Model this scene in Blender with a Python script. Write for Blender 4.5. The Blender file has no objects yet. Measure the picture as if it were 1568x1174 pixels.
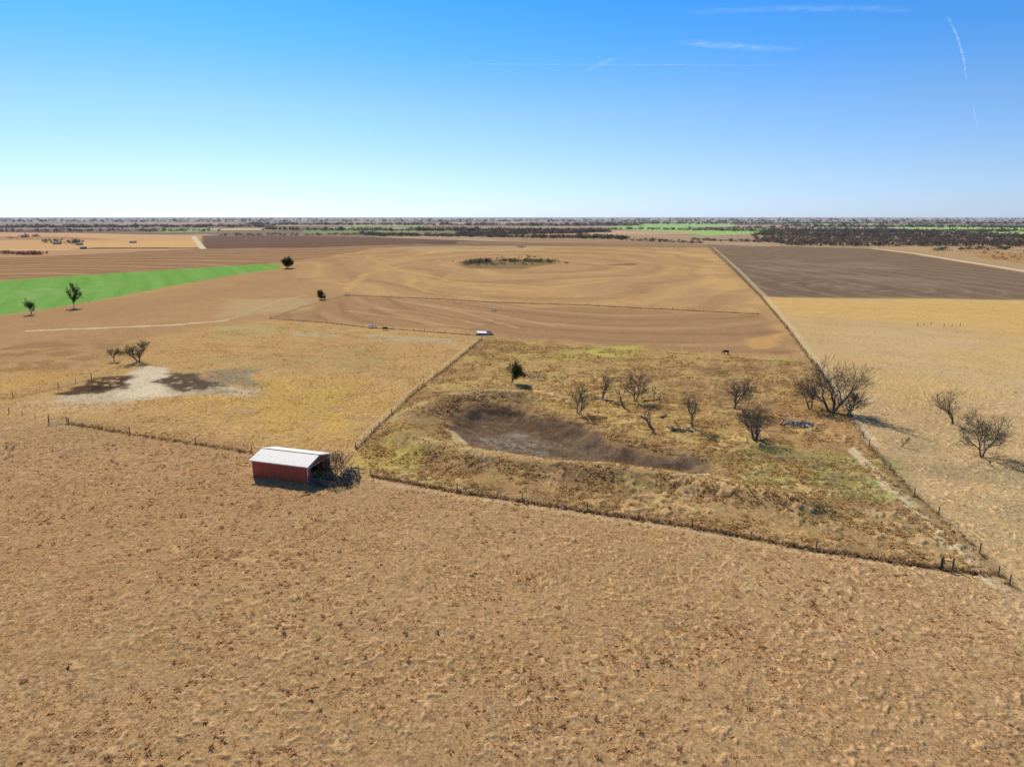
import bpy, math, random, time
import numpy as np
from mathutils import Vector, Matrix
T0=time.time()
scene=bpy.context.scene
scene.view_settings.view_transform='Standard'
scene.view_settings.look='None'
scene.view_settings.exposure=0
random.seed(7); rng=np.random.default_rng(11)

# ------------------------------------------------------------------ image pixel to ground helper
H=45.0; PITCH=math.radians(13.7); F=1045.0
sp,cp=math.sin(PITCH),math.cos(PITCH)
def S(u,v):
    """image pixel cast through the camera -> ground metres on the z=0 plain"""
    dx=(u-784)/F; dy=(v-587)/F
    f=cp-dy*sp; d=max(sp+dy*cp,1e-4)
    s=H/d
    return (dx*s,f*s)
def SS(l): return [S(*p) for p in l]

# ------------------------------------------------------------------ numpy noise
def _h(i,j,seed):
    n=(i*374761393+j*668265263+seed*1442695041)&0xffffffff
    n=((n^(n>>13))*1274126177)&0xffffffff
    n=(n^(n>>16))&0xffffffff
    return n.astype(np.float64)/4294967295.0
def vn(x,y,seed=0):
    xi=np.floor(x); yi=np.floor(y); fx=x-xi; fy=y-yi
    i=xi.astype(np.int64); j=yi.astype(np.int64)
    fx=fx*fx*(3-2*fx); fy=fy*fy*(3-2*fy)
    a=_h(i,j,seed);b=_h(i+1,j,seed);c=_h(i,j+1,seed);d=_h(i+1,j+1,seed)
    return (a*(1-fx)+b*fx)*(1-fy)+(c*(1-fx)+d*fx)*fy
def fbm(x,y,scale,octs=3,seed=0):
    t=0;amp=1;tot=0
    x=np.asarray(x,float)/scale;y=np.asarray(y,float)/scale
    for o in range(octs):
        t=t+amp*vn(x*0.8+y*0.6+o*17.3,-x*0.6+y*0.8+o*9.1,seed+o*31);tot+=amp
        amp*=0.55;x=x*2.03;y=y*2.03
    return t/tot
def sst(e0,e1,x):
    t=np.clip((x-e0)/(e1-e0),0,1); return t*t*(3-2*t)
def segdist(X,Y,pts,closed):
    D=np.full(X.shape,1e18)
    n=len(pts); R=range(n if closed else n-1)
    for k in R:
        ax,ay=pts[k]; bx,by=pts[(k+1)%n]
        vx,vy=bx-ax,by-ay; L=vx*vx+vy*vy+1e-9
        t=np.clip(((X-ax)*vx+(Y-ay)*vy)/L,0,1)
        D=np.minimum(D,(X-ax-t*vx)**2+(Y-ay-t*vy)**2)
    return np.sqrt(D)
def inside(X,Y,pts):
    c=np.zeros(X.shape,bool); n=len(pts)
    for k in range(n):
        ax,ay=pts[k]; bx,by=pts[(k+1)%n]
        if ay==by: continue
        cond=((ay>Y)!=(by>Y))&(X<(bx-ax)*(Y-ay)/(by-ay)+ax)
        c^=cond
    return c
def sdf(X,Y,pts):
    d=segdist(X,Y,pts,True)
    return np.where(inside(X,Y,pts),d,-d)
def lin(c):
    c=np.array(c,float)/255.0
    return np.where(c<=0.04045,c/12.92,((c+0.055)/1.055)**2.4)
K=0.95   # photo tone -> albedo

# ------------------------------------------------------------------ key outlines
POND=SS([(684,642),(700,627),(750,620),(800,624),(850,637),(905,660),(960,680),(1030,693),(1085,705),(1075,722),(990,715),(900,707),(820,698),(745,687),(698,668)])
DAM=SS([(800,608),(740,608),(680,616),(635,638),(618,664),(656,688),(730,702),(820,713),(920,724),(1030,738),(1130,757),(1230,780)])
FENCE_S=[(-60,624),(15,632),(75,645)]
FENCE_S1=[(105,650),(200,665),(300,680),(386,693)]
FENCE_S2=[(568,728),(700,752),(800,767),(900,782),(1060,806),(1250,840),(1440,870),(1528,882)]
FENCE_E=[(1545,897),(1500,848),(1435,790),(1400,760),(1362,720),(1330,682),(1290,622),(1250,562),(1205,502),(1165,455),(1125,415),(1085,379)]
FENCE_M=[(545,688),(600,636),(640,598),(690,560),(738,520)]
FENCE_N=[(415,488),(500,494),(570,502),(650,508),(730,514)]
FENCE_N2=[(530,452),(600,455),(680,458),(760,463),(900,468),(1030,474),(1160,481)]
PP=[(745,515),(1000,534),(1240,550),(1330,682),(1400,760),(1530,882),(1440,868),(1250,838),(900,780),(700,750),(568,726),(545,688),(640,598)]

def height(x,y):
    x=np.asarray(x,float);y=np.asarray(y,float)
    d=np.hypot(x,y)
    z=(fbm(x,y,45,2,5)-0.5)*1.0*sst(600,100,d)
    near=(d<420)
    pd=np.where(near,sdf(x,y,POND),-99)
    z=z-2.3*sst(-3,6,pd+(fbm(x,y,4,2,66)-.5)*3)
    dd=np.where(near,segdist(x,y,DAM,False),99)
    z=z+1.7*np.exp(-(dd/4.0)**2)*(.7+.6*fbm(x,y,14,2,6))
    az=np.degrees(np.arctan2(x,y))
    ridge=(sst(4,10,az)*sst(27,20,az)*22+8*sst(-60,60,az))*(0.8+0.3*vn(az*0.55,az*0,3)+0.1*vn(az*2.3,az*0,8))
    z=z+ridge*np.exp(-((d-17000)/3500)**2)*1.2
    return z
def hz(x,y): return float(height(np.array([x]),np.array([y]))[0])

# ------------------------------------------------------------------ mesh helper
def mesh_np(name,V,Fc,mats,cols=None,smooth=False,matidx=None):
    me=bpy.data.meshes.new(name)
    V=np.ascontiguousarray(V,dtype=np.float32); Fc=np.ascontiguousarray(Fc,dtype=np.int32)
    nf,k=Fc.shape
    me.vertices.add(len(V)); me.vertices.foreach_set('co',V.ravel())
    me.loops.add(nf*k); me.loops.foreach_set('vertex_index',Fc.ravel())
    me.polygons.add(nf); me.polygons.foreach_set('loop_start',np.arange(0,nf*k,k,dtype=np.int32))
    me.polygons.foreach_set('loop_total',np.full(nf,k,dtype=np.int32))
    for m in mats: me.materials.append(m)
    if matidx is not None: me.polygons.foreach_set('material_index',np.asarray(matidx,dtype=np.int32))
    if smooth: me.polygons.foreach_set('use_smooth',np.ones(nf,dtype=bool))
    me.update(calc_edges=True)
    if cols is not None:
        a=me.color_attributes.new('Col','FLOAT_COLOR','POINT')
        c=np.ones((len(V),4),dtype=np.float32); c[:,:cols.shape[1]]=cols
        a.data.foreach_set('color',c.ravel())
    ob=bpy.data.objects.new(name,me); scene.collection.objects.link(ob)
    return ob
class MB:
    def __init__(s): s.v=[];s.f=[];s.m=[]
    def add(s,vs,fs,mi=0):
        o=len(s.v); s.v+= [tuple(v) for v in vs]; s.f+=[tuple(o+i for i in f) for f in fs]; s.m+=[mi]*len(fs)
    def box(s,c,size,rot=None,mi=0):
        hx,hy,hz_=[a/2 for a in size]
        vs=[Vector((x,y,z)) for x in(-hx,hx) for y in(-hy,hy) for z in(-hz_,hz_)]
        if rot is not None: vs=[rot@v for v in vs]
        vs=[v+Vector(c) for v in vs]
        s.add(vs,[(0,1,3,2),(4,6,7,5),(0,4,5,1),(2,3,7,6),(0,2,6,4),(1,5,7,3)],mi)
    def tube(s,pts,rads,n=5,mi=0,cap=True):
        pts=[Vector(p) for p in pts]; o=len(s.v)
        for i,p in enumerate(pts):
            d=(pts[min(i+1,len(pts)-1)]-pts[max(i-1,0)])
            if d.length<1e-6: d=Vector((0,0,1))
            d.normalize()
            a=d.orthogonal() if abs(d.z)>0.95 else d.cross(Vector((0,0,1)))
            a.normalize(); b=d.cross(a)
            for k in range(n):
                t=2*math.pi*k/n
                s.v.append(tuple(p+(a*math.cos(t)+b*math.sin(t))*rads[i]))
        for i in range(len(pts)-1):
            for k in range(n):
                s.f.append((o+i*n+k,o+i*n+(k+1)%n,o+(i+1)*n+(k+1)%n,o+(i+1)*n+k)); s.m.append(mi)
        if cap:
            s.f.append(tuple(o+k for k in range(n))[::-1]); s.m.append(mi)
            e=o+(len(pts)-1)*n
            s.f.append(tuple(e+k for k in range(n))); s.m.append(mi)
    def obj(s,name,mats,parent=None,smooth=False):
        me=bpy.data.meshes.new(name); me.from_pydata(s.v,[],s.f)
        for m in mats: me.materials.append(m)
        me.polygons.foreach_set('material_index',s.m)
        if smooth: me.polygons.foreach_set('use_smooth',[True]*len(s.f))
        me.update()
        ob=bpy.data.objects.new(name,me); scene.collection.objects.link(ob)
        if parent: ob.parent=parent
        return ob

# ------------------------------------------------------------------ materials
def nmat(name):
    m=bpy.data.materials.new(name); m.use_nodes=True
    nt=m.node_tree; nt.nodes.clear(); return m,nt,nt.nodes,nt.links
def pmat(name,c1,c2,scale=3,rough=0.85,metal=0.0,bump=0.2,stretch=(1,1,1),spec=0.2):
    m,nt,N,L=nmat(name)
    o=N.new('ShaderNodeOutputMaterial'); b=N.new('ShaderNodeBsdfPrincipled')
    tc=N.new('ShaderNodeTexCoord'); mp=N.new('ShaderNodeMapping'); mp.inputs['Scale'].default_value=stretch
    nz=N.new('ShaderNodeTexNoise'); nz.inputs['Scale'].default_value=scale; nz.inputs['Detail'].default_value=5
    cr=N.new('ShaderNodeValToRGB'); cr.color_ramp.elements[0].position=.3; cr.color_ramp.elements[1].position=.7
    cr.color_ramp.elements[0].color=(*c1,1); cr.color_ramp.elements[1].color=(*c2,1)
    bp=N.new('ShaderNodeBump'); bp.inputs['Strength'].default_value=bump; bp.inputs['Distance'].default_value=.05
    L.new(tc.outputs['Object'],mp.inputs[0]);L.new(mp.outputs[0],nz.inputs['Vector']);L.new(nz.outputs[0],cr.inputs[0])
    L.new(cr.outputs[0],b.inputs['Base Color']);L.new(nz.outputs[0],bp.inputs['Height']);L.new(bp.outputs[0],b.inputs['Normal'])
    b.inputs['Roughness'].default_value=rough;b.inputs['Metallic'].default_value=metal
    b.inputs['Specular IOR Level'].default_value=spec
    L.new(b.outputs[0],o.inputs[0]); return m
def leafmat(name,trans=0.35,attr=True,c=(0.1,0.1,0.05),c2=None):
    m,nt,N,L=nmat(name)
    o=N.new('ShaderNodeOutputMaterial'); d=N.new('ShaderNodeBsdfDiffuse'); t=N.new('ShaderNodeBsdfTranslucent')
    mx=N.new('ShaderNodeMixShader'); mx.inputs[0].default_value=trans
    if attr:
        a=N.new('ShaderNodeVertexColor'); a.layer_name='Col'; src=a.outputs[0]
    else:
        g=N.new('ShaderNodeNewGeometry'); cr=N.new('ShaderNodeValToRGB')
        cr.color_ramp.elements[0].color=(*c,1); cr.color_ramp.elements[1].color=(*(c2 or c),1)
        L.new(g.outputs['Random Per Island'],cr.inputs[0]); src=cr.outputs[0]
    L.new(src,d.inputs[0]);L.new(src,t.inputs[0]);L.new(d.outputs[0],mx.inputs[1]);L.new(t.outputs[0],mx.inputs[2])
    L.new(mx.outputs[0],o.inputs[0]); return m

M_bark=pmat('bark',(.085,.065,.05),(.2,.165,.13),6,stretch=(1,1,.3),bump=.5)
M_deadbark=pmat('dead_bark',(.12,.095,.07),(.28,.24,.19),6,stretch=(1,1,.3),bump=.5)
M_green=leafmat('green_leaves',.35,False,(.035,.045,.018),(.13,.15,.045))
M_dkgreen=leafmat('dark_leaves',.35,False,(.035,.04,.018),(.11,.115,.05))
M_brownleaf=leafmat('dry_leaves',.4,False,(.09,.075,.04),(.24,.21,.11))
M_wood=pmat('weathered_post_wood',(.07,.055,.045),(.2,.165,.13),8,stretch=(1,1,.2))
M_wire=pmat('fence_wire',(.12,.10,.09),(.22,.18,.15),10,metal=.6,rough=.6)
M_grass=leafmat('grass_tuft_blades',.6,True)
M_farveg=leafmat('distant_foliage',.3,True)
M_galv=pmat('galvanised_steel',(.3,.28,.25),(.45,.42,.38),6,rough=.6,metal=.1)
M_rust=pmat('rusty_scrap',(.09,.05,.035),(.25,.18,.13),5)
M_conc=pmat('concrete',(.28,.24,.19),(.45,.4,.33),4)
M_black=pmat('cow_hide',(.008,.007,.007),(.025,.02,.018),12,rough=.6)
M_dark=pmat('dark_interior',(.03,.025,.02),(.06,.05,.04),3)

# ground material
def ground_material():
    m,nt,N,L=nmat('pasture_ground')
    o=N.new('ShaderNodeOutputMaterial'); d=N.new('ShaderNodeBsdfDiffuse'); d.inputs['Roughness'].default_value=0
    a=N.new('ShaderNodeVertexColor'); a.layer_name='Col'
    tc=N.new('ShaderNodeTexCoord')
    def noise(sc,det,rough=.6):
        n=N.new('ShaderNodeTexNoise'); n.inputs['Scale'].default_value=sc;n.inputs['Detail'].default_value=det
        n.inputs['Roughness'].default_value=rough; L.new(tc.outputs['Object'],n.inputs['Vector']); return n.outputs[0]
    def ramp(src,p0,p1,v0,v1):
        r=N.new('ShaderNodeMapRange'); r.inputs[1].default_value=p0;r.inputs[2].default_value=p1
        r.inputs[3].default_value=v0;r.inputs[4].default_value=v1; L.new(src,r.inputs[0]); return r.outputs[0]
    def mul(x,y,op='MULTIPLY'):
        n=N.new('ShaderNodeMath'); n.operation=op; L.new(x,n.inputs[0])
        if isinstance(y,float): n.inputs[1].default_value=y
        else: L.new(y,n.inputs[1])
        return n.outputs[0]
    fine=noise(3.2,4,.85); med=noise(.8,6,.8); big=noise(.09,4,.55)
    f1=ramp(fine,.36,.64,.64,1.34); f2=ramp(med,.34,.66,.88,1.12); f3=ramp(big,.3,.7,.95,1.05)
    f=mul(mul(f1,f2),f3)
    vm=N.new('ShaderNodeVectorMath'); vm.operation='SCALE'
    L.new(a.outputs[0],vm.inputs[0]); L.new(f,vm.inputs['Scale'])
    mx=N.new('ShaderNodeMix'); mx.data_type='RGBA'; mx.blend_type='MULTIPLY'
    hue=noise(.35,3); L.new(ramp(hue,.35,.65,0.0,1.0),mx.inputs[0])
    L.new(vm.outputs[0],mx.inputs[6]); mx.inputs[7].default_value=(1.02,.98,.9,1)
    L.new(mx.outputs[2],d.inputs[0])
    b1=N.new('ShaderNodeBump'); b1.inputs['Strength'].default_value=.22;b1.inputs['Distance'].default_value=.15
    L.new(med,b1.inputs['Height'])
    b2=N.new('ShaderNodeBump'); b2.inputs['Strength'].default_value=.6;b2.inputs['Distance'].default_value=.09
    L.new(fine,b2.inputs['Height']); L.new(b1.outputs[0],b2.inputs['Normal'])
    L.new(b2.outputs[0],d.inputs['Normal']); L.new(d.outputs[0],o.inputs[0]); return m
M_ground=ground_material()

# ------------------------------------------------------------------ terrain sheet
rs=[0.05,6,12,18,24,29,33,36]
r=38.
while r<80000:
    rs.append(r)
    c=.0028 if r<180 else (.0065 if r<1500 else (.011 if r<7000 else .035))
    r*=1+c
rs=np.array(rs)
azd=np.linspace(-46,46,1250)
azc=np.linspace(46,314,100)[1:-1]
az=np.radians(np.concatenate([azd,azc])); na=len(az)
R,A=np.meshgrid(rs,az,indexing='ij')
X=(R*np.sin(A)).ravel(); Y=(R*np.cos(A)).ravel(); D=np.hypot(X,Y)
Z=height(X,Y)
PDN=np.where(D<420,sdf(X,Y,POND),-99)
PPM=np.where(D<420,sst(-1,1,sdf(X,Y,SS(PP))),0)
lumpA=sst(.58,.80,vn(X/.55+7,Y/.55,77)*.75+.25*vn(X/.25,Y/.25,78))*(.45+.55*sst(.36,.6,fbm(X,Y,5,3,79)))
lumpB=sst(.52,.72,fbm(X,Y,1.2,2,87))*sst(.36,.56,fbm(X,Y,8,3,79))
nearw=sst(300,170,D)*sst(0,-1.5,PDN)
lumpA=lumpA*nearw*(1-PPM); lumpB=lumpB*nearw*PPM; lump=lumpA+lumpB*.85
lump2=fbm(X,Y,4.5,2,78)
Z=Z+lumpA*.15+lumpB*.27+(lump2-.5)*.18*sst(330,150,D)
nr=len(rs)
i=np.arange(nr-1)[:,None]*na; j=np.arange(na)[None,:]; j2=(j+1)%na
quads=np.stack([i+j,i+j2,i+na+j2,i+na+j],-1).reshape(-1,4)[:, ::-1]

# --- colour of the land
WS=(fbm(X,Y,5,3,1)-.5,fbm(X,Y,5,3,2)-.5); WL=(fbm(X,Y,30,3,3)-.5,fbm(X,Y,30,3,4)-.5)
NP=fbm(X,Y,7,4,21); NL=fbm(X,Y,38,4,22); NS=fbm(X,Y,2.2,3,23)
col=np.zeros((len(X),3)); col[:]=lin((188,143,98))
def mixc(c,m,idx=None):
    global col
    c=lin(c)
    if idx is None: col+= (c-col)*m[:,None]
    else: col[idx]+=(c-col[idx])*m[:,None]
def region(pts,soft,warp):
    P=np.array(pts); mg=soft+warp*1.5
    idx=np.where((X>P[:,0].min()-mg)&(X<P[:,0].max()+mg)&(Y>P[:,1].min()-mg)&(Y<P[:,1].max()+mg))[0]
    W=WS if warp<5 else WL
    return idx,X[idx]+W[0][idx]*2*warp,Y[idx]+W[1][idx]*2*warp
def paint(px,c,soft=1,warp=0,op=1,patch=None,lo=.45,hi=.6):
    pts=SS(px); idx,x,y=region(pts,soft,warp)
    if len(idx)==0: return
    m=sst(-soft,soft,sdf(x,y,pts))*op
    if patch is not None: m=m*sst(lo,hi,patch[idx])
    mixc(c,m,idx)
def line(px,c,w,soft=.4,warp=0,op=1,patch=None,lo=.4,hi=.6):
    pts=SS(px); idx,x,y=region(pts,w+soft,warp)
    if len(idx)==0: return
    m=sst(w+soft,w,segdist(x,y,pts,False))*op
    if patch is not None: m=m*sst(lo,hi,patch[idx])
    mixc(c,m,idx)
def stripes(px,c,ang,period,op,curve=0,duty=0.0,soft=3,cs=200,seed=50):
    pts=SS(px); idx,x,y=region(pts,soft,0)
    if len(idx)==0: return
    m=sst(-soft,soft,sdf(x,y,pts))
    t=x*math.cos(ang)+y*math.sin(ang)+curve*(fbm(x,y,cs,2,seed)-.5)
    s=np.sin(2*np.pi*t/period)
    mixc(c,m*op*sst(duty,duty+.8,s)*(.45+.9*NP[idx]).clip(0,1),idx)
def arcs(px,c,ctr,period,op,ecc=1.0,ph=0,duty=.5,wob=20,seed=5,soft=4):
    """contour terraces: broken rings round a rise in the ground"""
    pts=SS(px); idx,x,y=region(pts,soft,0); cx_,cy_=S(*ctr)
    m=sst(-soft,soft,sdf(x,y,pts))
    t=np.hypot((x-cx_),(y-cy_)*ecc)+wob*(fbm(x,y,150,2,seed)-.5)*2
    s=np.sin(2*np.pi*t/period+ph)
    mixc(c,m*op*sst(duty,1,s)*sst(.3,.6,NL[idx]+.1)*(.5+.9*NP[idx]).clip(0,1),idx)

# generic mottling of the near land
mixc((204,158,96),sst(.48,.66,NL)*.4); mixc((164,124,86),sst(.5,.36,NL)*.35)
mixc((164,124,86),sst(.56,.7,NP)*.25)
# far patchwork
far=sst(1000,1150,D)
cx=X*.93+Y*.36+(fbm(X,Y,900,2,9)-.5)*300; cy=-X*.36+Y*.93+(fbm(X,Y,900,2,10)-.5)*300
iy=np.floor(cy/520).astype(np.int64); ix=np.floor((cx+ _h(iy,iy*0,5)*900)/820).astype(np.int64)
hh=_h(ix,iy,77); hb=_h(ix,iy,78)
pal=np.array([lin(c) for c in [(168,134,106),(186,152,116),(124,98,80),(198,160,112),(144,116,94),(112,92,78),(176,144,112),(134,116,86),(136,158,84),(150,122,92)]])
fc=pal[(hh*9.99).astype(int)]*(.88+.24*hb)[:,None]
fc=fc*(1+ (fbm(X,Y,120,3,12)-.5)*.5)[:,None]
col+=(fc-col)*far[:,None]

# left distance
paint([(-500,352),(120,357),(310,361),(306,379),(150,379),(60,386),(-500,400)],(214,162,108),12,10)
paint([(-300,361),(90,362),(180,367),(-300,370)],(170,128,92),12,6,.75)
paint([(120,372),(306,368),(306,379),(130,378)],(220,170,106),10,5)
paint([(-400,379),(60,384),(150,381),(306,381),(240,386),(60,393),(-400,402)],(192,146,106),6,5)
line([(-200,380),(100,383),(305,381.5)],(228,200,164),3,1)
paint([(310,361),(420,361),(560,363),(700,368),(960,375),(860,376),(620,373.5),(480,379),(312,380.5)],(116,88,72),5,3)
stripes([(310,361),(560,363),(700,368),(620,373.5),(480,379),(312,380.5)],(144,108,88),1.35,55,.8)
line([(296,362),(304,372),(312,382)],(226,200,164),4,1)
# striped brown fields
BF=[(-600,410),(60,393),(240,384),(312,381),(480,379.5),(620,374),(575,380),(520,390),(432,402),(200,416),(0,429),(-600,470)]
paint(BF,(160,118,86),6,3)
stripes(BF,(198,156,116),1.45,34,.5,140,.1)
stripes(BF,(132,96,74),1.45,52,.55,160,.2,seed=61)
paint([(-100,412),(150,402),(420,396),(432,404),(200,417),(0,429),(-100,433)],(168,124,90),5,5,.6)
arcs(BF,(206,166,126),(-80,440),46,.5,1.0,0,.6,30)
# green crop
GR=[(-200,442),(0,430),(130,421),(230,415),(340,408),(400,404.5),(432,405),(428,411),(340,424),(240,442),(150,460),(70,473),(0,483),(-200,508)]
paint(GR,(124,166,76),2,1.5)
stripes(GR,(104,148,60),.55,13,.3,30)
stripes(GR,(148,182,98),.55,29,.3,60,.3,seed=70)
paint([(-100,448),(60,440),(210,432),(150,448),(0,462)],(152,170,106),8,6,.5,NP)
line([(0,429),(130,420),(340,407),(400,403.5)],(150,112,84),2,1.5,1,.6)
# middle big pasture variations
MID=[(575,380),(1085,379),(1165,455),(1160,478),(760,460),(530,450),(430,412)]
paint([(575,380),(860,377),(1085,379),(1165,455),(1160,478),(760,460),(530,450),(430,412),(520,392)],(188,144,100),4,3,.8)
paint([(600,378),(700,376),(860,377),(820,384),(650,388)],(202,164,120),8,10,.5)
paint([(1010,385),(1085,381),(1160,450),(1130,462),(1060,430)],(214,168,100),10,8,.6,NL,.35,.6)
paint([(640,418),(700,425),(860,450),(1150,468),(1160,480),(900,466),(640,440)],(206,158,94),6,6,.5,NP,.4,.6)
paint([(860,470),(1160,482),(1235,545),(1000,536),(780,516),(745,505),(700,480)],(166,124,90),5,5,.75)
paint([(420,486),(530,453),(760,464),(860,480),(745,508),(600,500)],(172,128,92),4,3,.8)
arcs(MID,(210,164,104),(780,404),58,.5,.62,0,.55,55)
arcs(MID,(160,120,86),(780,404),58,.5,.62,2.4,.5,55)
arcs(MID,(202,158,108),(900,392),31,.3,.5,1.0,.5,40,seed=9)
SB=[(420,486),(530,453),(760,464),(1160,482),(1235,545),(745,508),(600,500)]
arcs(SB,(146,106,78),(930,430),13,.45,.7,0,.3,14)
arcs(SB,(204,160,114),(930,430),26,.4,.7,2,.6,14,seed=8)
for l in ([(636,426),(626,436),(655,447),(760,461)],[(560,392),(600,410),(700,432),(840,440),(930,430)],[(650,400),(560,420),(530,445)],[(700,380),(600,398),(560,392)]):
    line(l,(212,164,98),1.4,2.2,4.9,.65)
for l in ([(545,470),(640,478),(740,497)],[(530,476),(620,488),(720,503)],[(620,462),(740,478),(850,500)],[(600,458),(700,476),(790,502)]):
    line(l,(212,168,120),.5,.9,1.5,.55)
paint([(700,405),(760,398),(830,398),(852,404),(800,412),(720,411)],(134,110,78),5,6,.8)
paint([(930,405),(975,403),(975,406),(935,407)],(130,98,70),3,3,.7)
line([(700,366.5),(830,371),(910,371),(990,372),(1080,374)],(230,212,184),3.5,1)
paint([(850,366),(1080,372),(1085,378),(700,374),(700,370)],(172,132,96),6,6,.6)
# right ploughed
PL=[(1087,379.5),(1200,377),(1335,381),(1400,390),(1568,418),(1900,478),(1568,459),(1380,457),(1168,454.5)]
paint(PL,(136,110,90),2.5,1)
stripes(PL,(112,88,72),.18,9,.6,14)
stripes(PL,(164,138,114),.1,23,.4,40,.2,seed=44)
paint([(1120,400),(1300,395),(1500,430),(1300,450)],(156,130,108),20,15,.55,NL,.42,.6)
paint([(1160,420),(1380,440),(1500,452),(1172,452)],(116,92,76),8,8,.6,NP,.4,.6)
arcs(PL,(170,144,122),(1330,440),17,.3,1,0,.6,18)
paint([(1335,380),(1440,377),(1700,384),(1700,430),(1568,417),(1400,389)],(186,148,108),6,6)
paint([(1478,383),(1700,383),(1700,412),(1568,404),(1500,396)],(178,126,76),5,8,.8,NP,.4,.55)
line([(1335,380.5),(1400,388),(1480,401),(1568,415),(1700,440)],(224,196,160),3,1)
line([(1330,378),(1430,381),(1568,386)],(216,190,158),3,1.5)
# east pasture
EP=[(1170,456),(1380,458.5),(1568,460),(1900,482),(2300,700),(2300,1100),(1700,1010),(1545,895),(1500,850),(1435,790),(1400,760),(1362,720),(1330,682),(1290,622),(1250,562),(1205,502)]
paint(EP,(204,165,116),1,.5)
paint([(1172,456),(1568,459),(1900,482),(1900,560),(1568,512),(1400,494),(1260,484),(1195,486)],(218,172,102),10,10,.85)
paint([(1300,500),(1568,520),(1700,600),(1568,640),(1350,560)],(212,176,128),15,10,.6)
paint(EP,(214,170,100),8,5,.45,NL,.45,.62)
paint([(1360,660),(1450,690),(1568,700),(1800,780),(1800,860),(1568,840),(1450,780),(1400,730)],(172,146,110),8,8,.7,NP,.3,.6)
paint([(1330,660),(1420,680),(1400,740)],(188,156,112),4,4,.5)
paint([(1395,630),(1450,620),(1500,640),(1420,660)],(172,138,98),6,4,.5)
stripes(EP,(190,150,102),1.1,17,.15,60)
# west pasture
paint([(-400,600),(0,560),(130,562),(200,520),(415,490),(560,500),(740,516),(640,596),(545,688),(386,692),(105,650),(0,632),(-400,600)],(200,155,98),4,4,.8)
paint([(-400,520),(0,490),(60,480),(420,415),(530,452),(415,488),(200,518),(0,560),(-400,600)],(182,138,96),6,5,.6)
paint([(-300,545),(0,520),(200,525),(120,565),(0,580),(-300,600)],(160,118,80),8,7,.7,NP,.35,.6)
paint([(-200,590),(0,570),(120,570),(70,600),(0,608),(-200,620)],(210,158,84),4,4,.7,NP,.3,.6)
paint([(330,590),(460,575),(600,585),(600,625),(540,680),(420,670),(360,640),(280,625)],(210,163,82),7,6,.7,NP,.3,.6)
paint([(440,600),(560,590),(590,620),(500,650)],(190,158,78),6,6,.45,NP,.42,.55)
paint([(230,560),(420,540),(600,530),(560,570),(330,575)],(178,150,96),6,6,.6,NP,.35,.6)
paint([(560,512),(700,520),(690,528),(560,520)],(192,168,132),2,3,.7)
paint([(440,506),(520,508),(510,516),(450,514)],(192,172,132),2,3,.7)
paint([(330,500),(430,496),(440,512),(330,520)],(186,162,106),5,5,.6)
for k in range(7):
    line([(60+k*12,500+k*9),(250+k*10,486+k*10),(430+k*18,492+k*11),(560+k*14,520+k*11)],(172,128,84),.5,.7,3,.35)
line([(40,507),(130,503),(250,499),(345,491)],(226,198,156),1.0,1.4,2.5,.75)
line([(345,491),(420,462),(470,452)],(208,172,126),.8,1,2,.6)
paint([(360,458),(480,456),(470,476),(330,488)],(198,164,114),6,5,.6)
# bare dirt + dark soil
paint([(90,606),(160,596),(215,560),(252,562),(262,585),(310,590),(400,596),(385,606),(290,604),(200,616),(120,622),(60,616)],(204,176,142),2,4)
paint([(245,572),(310,568),(390,566),(400,598),(320,602),(270,594)],(154,136,110),2.5,3.5,.85,NP,.25,.5)
paint([(100,598),(125,582),(190,572),(214,572),(190,590),(150,602),(112,604)],(88,68,55),1.2,4.5,.95,NS,.22,.42)
paint([(242,586),(252,570),(290,572),(325,582),(330,594),(285,600)],(98,78,64),1.5,4.5,.95,NS,.25,.45)
paint([(130,588),(190,576),(180,590),(140,598)],(66,50,42),1,2,.7,NS,.4,.6)
paint([(40,610),(120,614),(200,622),(180,630),(60,632),(0,622)],(204,162,118),3,3,.7)
paint([(200,570),(235,560),(254,564),(240,590),(262,606),(180,612)],(224,198,164),1.2,3.5,.9)
# left corner gray patch
paint([(-100,655),(60,650),(120,655),(165,672),(140,690),(60,705),(0,712),(-100,715)],(178,156,122),3,3,.85)
paint([(-20,690),(60,682),(130,680),(60,700),(0,712)],(194,184,158),1.5,1.5,.6,NP,.35,.5)
paint([(110,645),(280,660),(390,690),(380,720),(200,690),(60,720),(0,745),(0,715),(150,690)],(176,131,86),3,3,.5)
# pond pasture
paint(PP,(182,140,92),1.2,1)
paint(PP,(146,110,76),2,2,.5,NP,.48,.62)
paint(PP,(204,160,96),2,2,.5,NL,.48,.62)
paint(PP,(120,92,64),1,1,.4,NS,.56,.66)
paint(PP,(196,172,92),1,2,.35,NP,.42,.3)
paint([(835,545),(880,535),(985,530),(975,545),(900,552),(850,556)],(186,168,78),4,5,.75,NP,.3,.55)
paint([(895,532),(975,530),(968,545),(900,546)],(192,176,86),2,3,.65)
paint([(545,690),(620,660),(670,690),(620,722),(568,722),(540,715)],(194,168,84),2.5,3,.75,NP,.33,.52)
paint([(655,672),(720,678),(780,694),(700,702)],(184,170,84),2,2,.7,NP,.33,.5)
paint([(640,640),(680,600),(760,590),(780,606),(700,618),(640,650)],(170,136,90),2,2,.6)
paint([(800,600),(1000,600),(1150,640),(1050,690),(900,660),(820,630)],(188,148,82),5,5,.55,NP,.4,.6)
paint([(1080,700),(1180,680),(1290,690),(1360,705),(1390,745),(1370,768),(1230,760),(1120,735)],(164,150,88),3,4,.8,NP,.3,.55)
paint([(1100,690),(1260,700),(1340,740),(1280,756),(1150,725)],(136,102,74),3,4,.55,NP,.5,.58)
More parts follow.
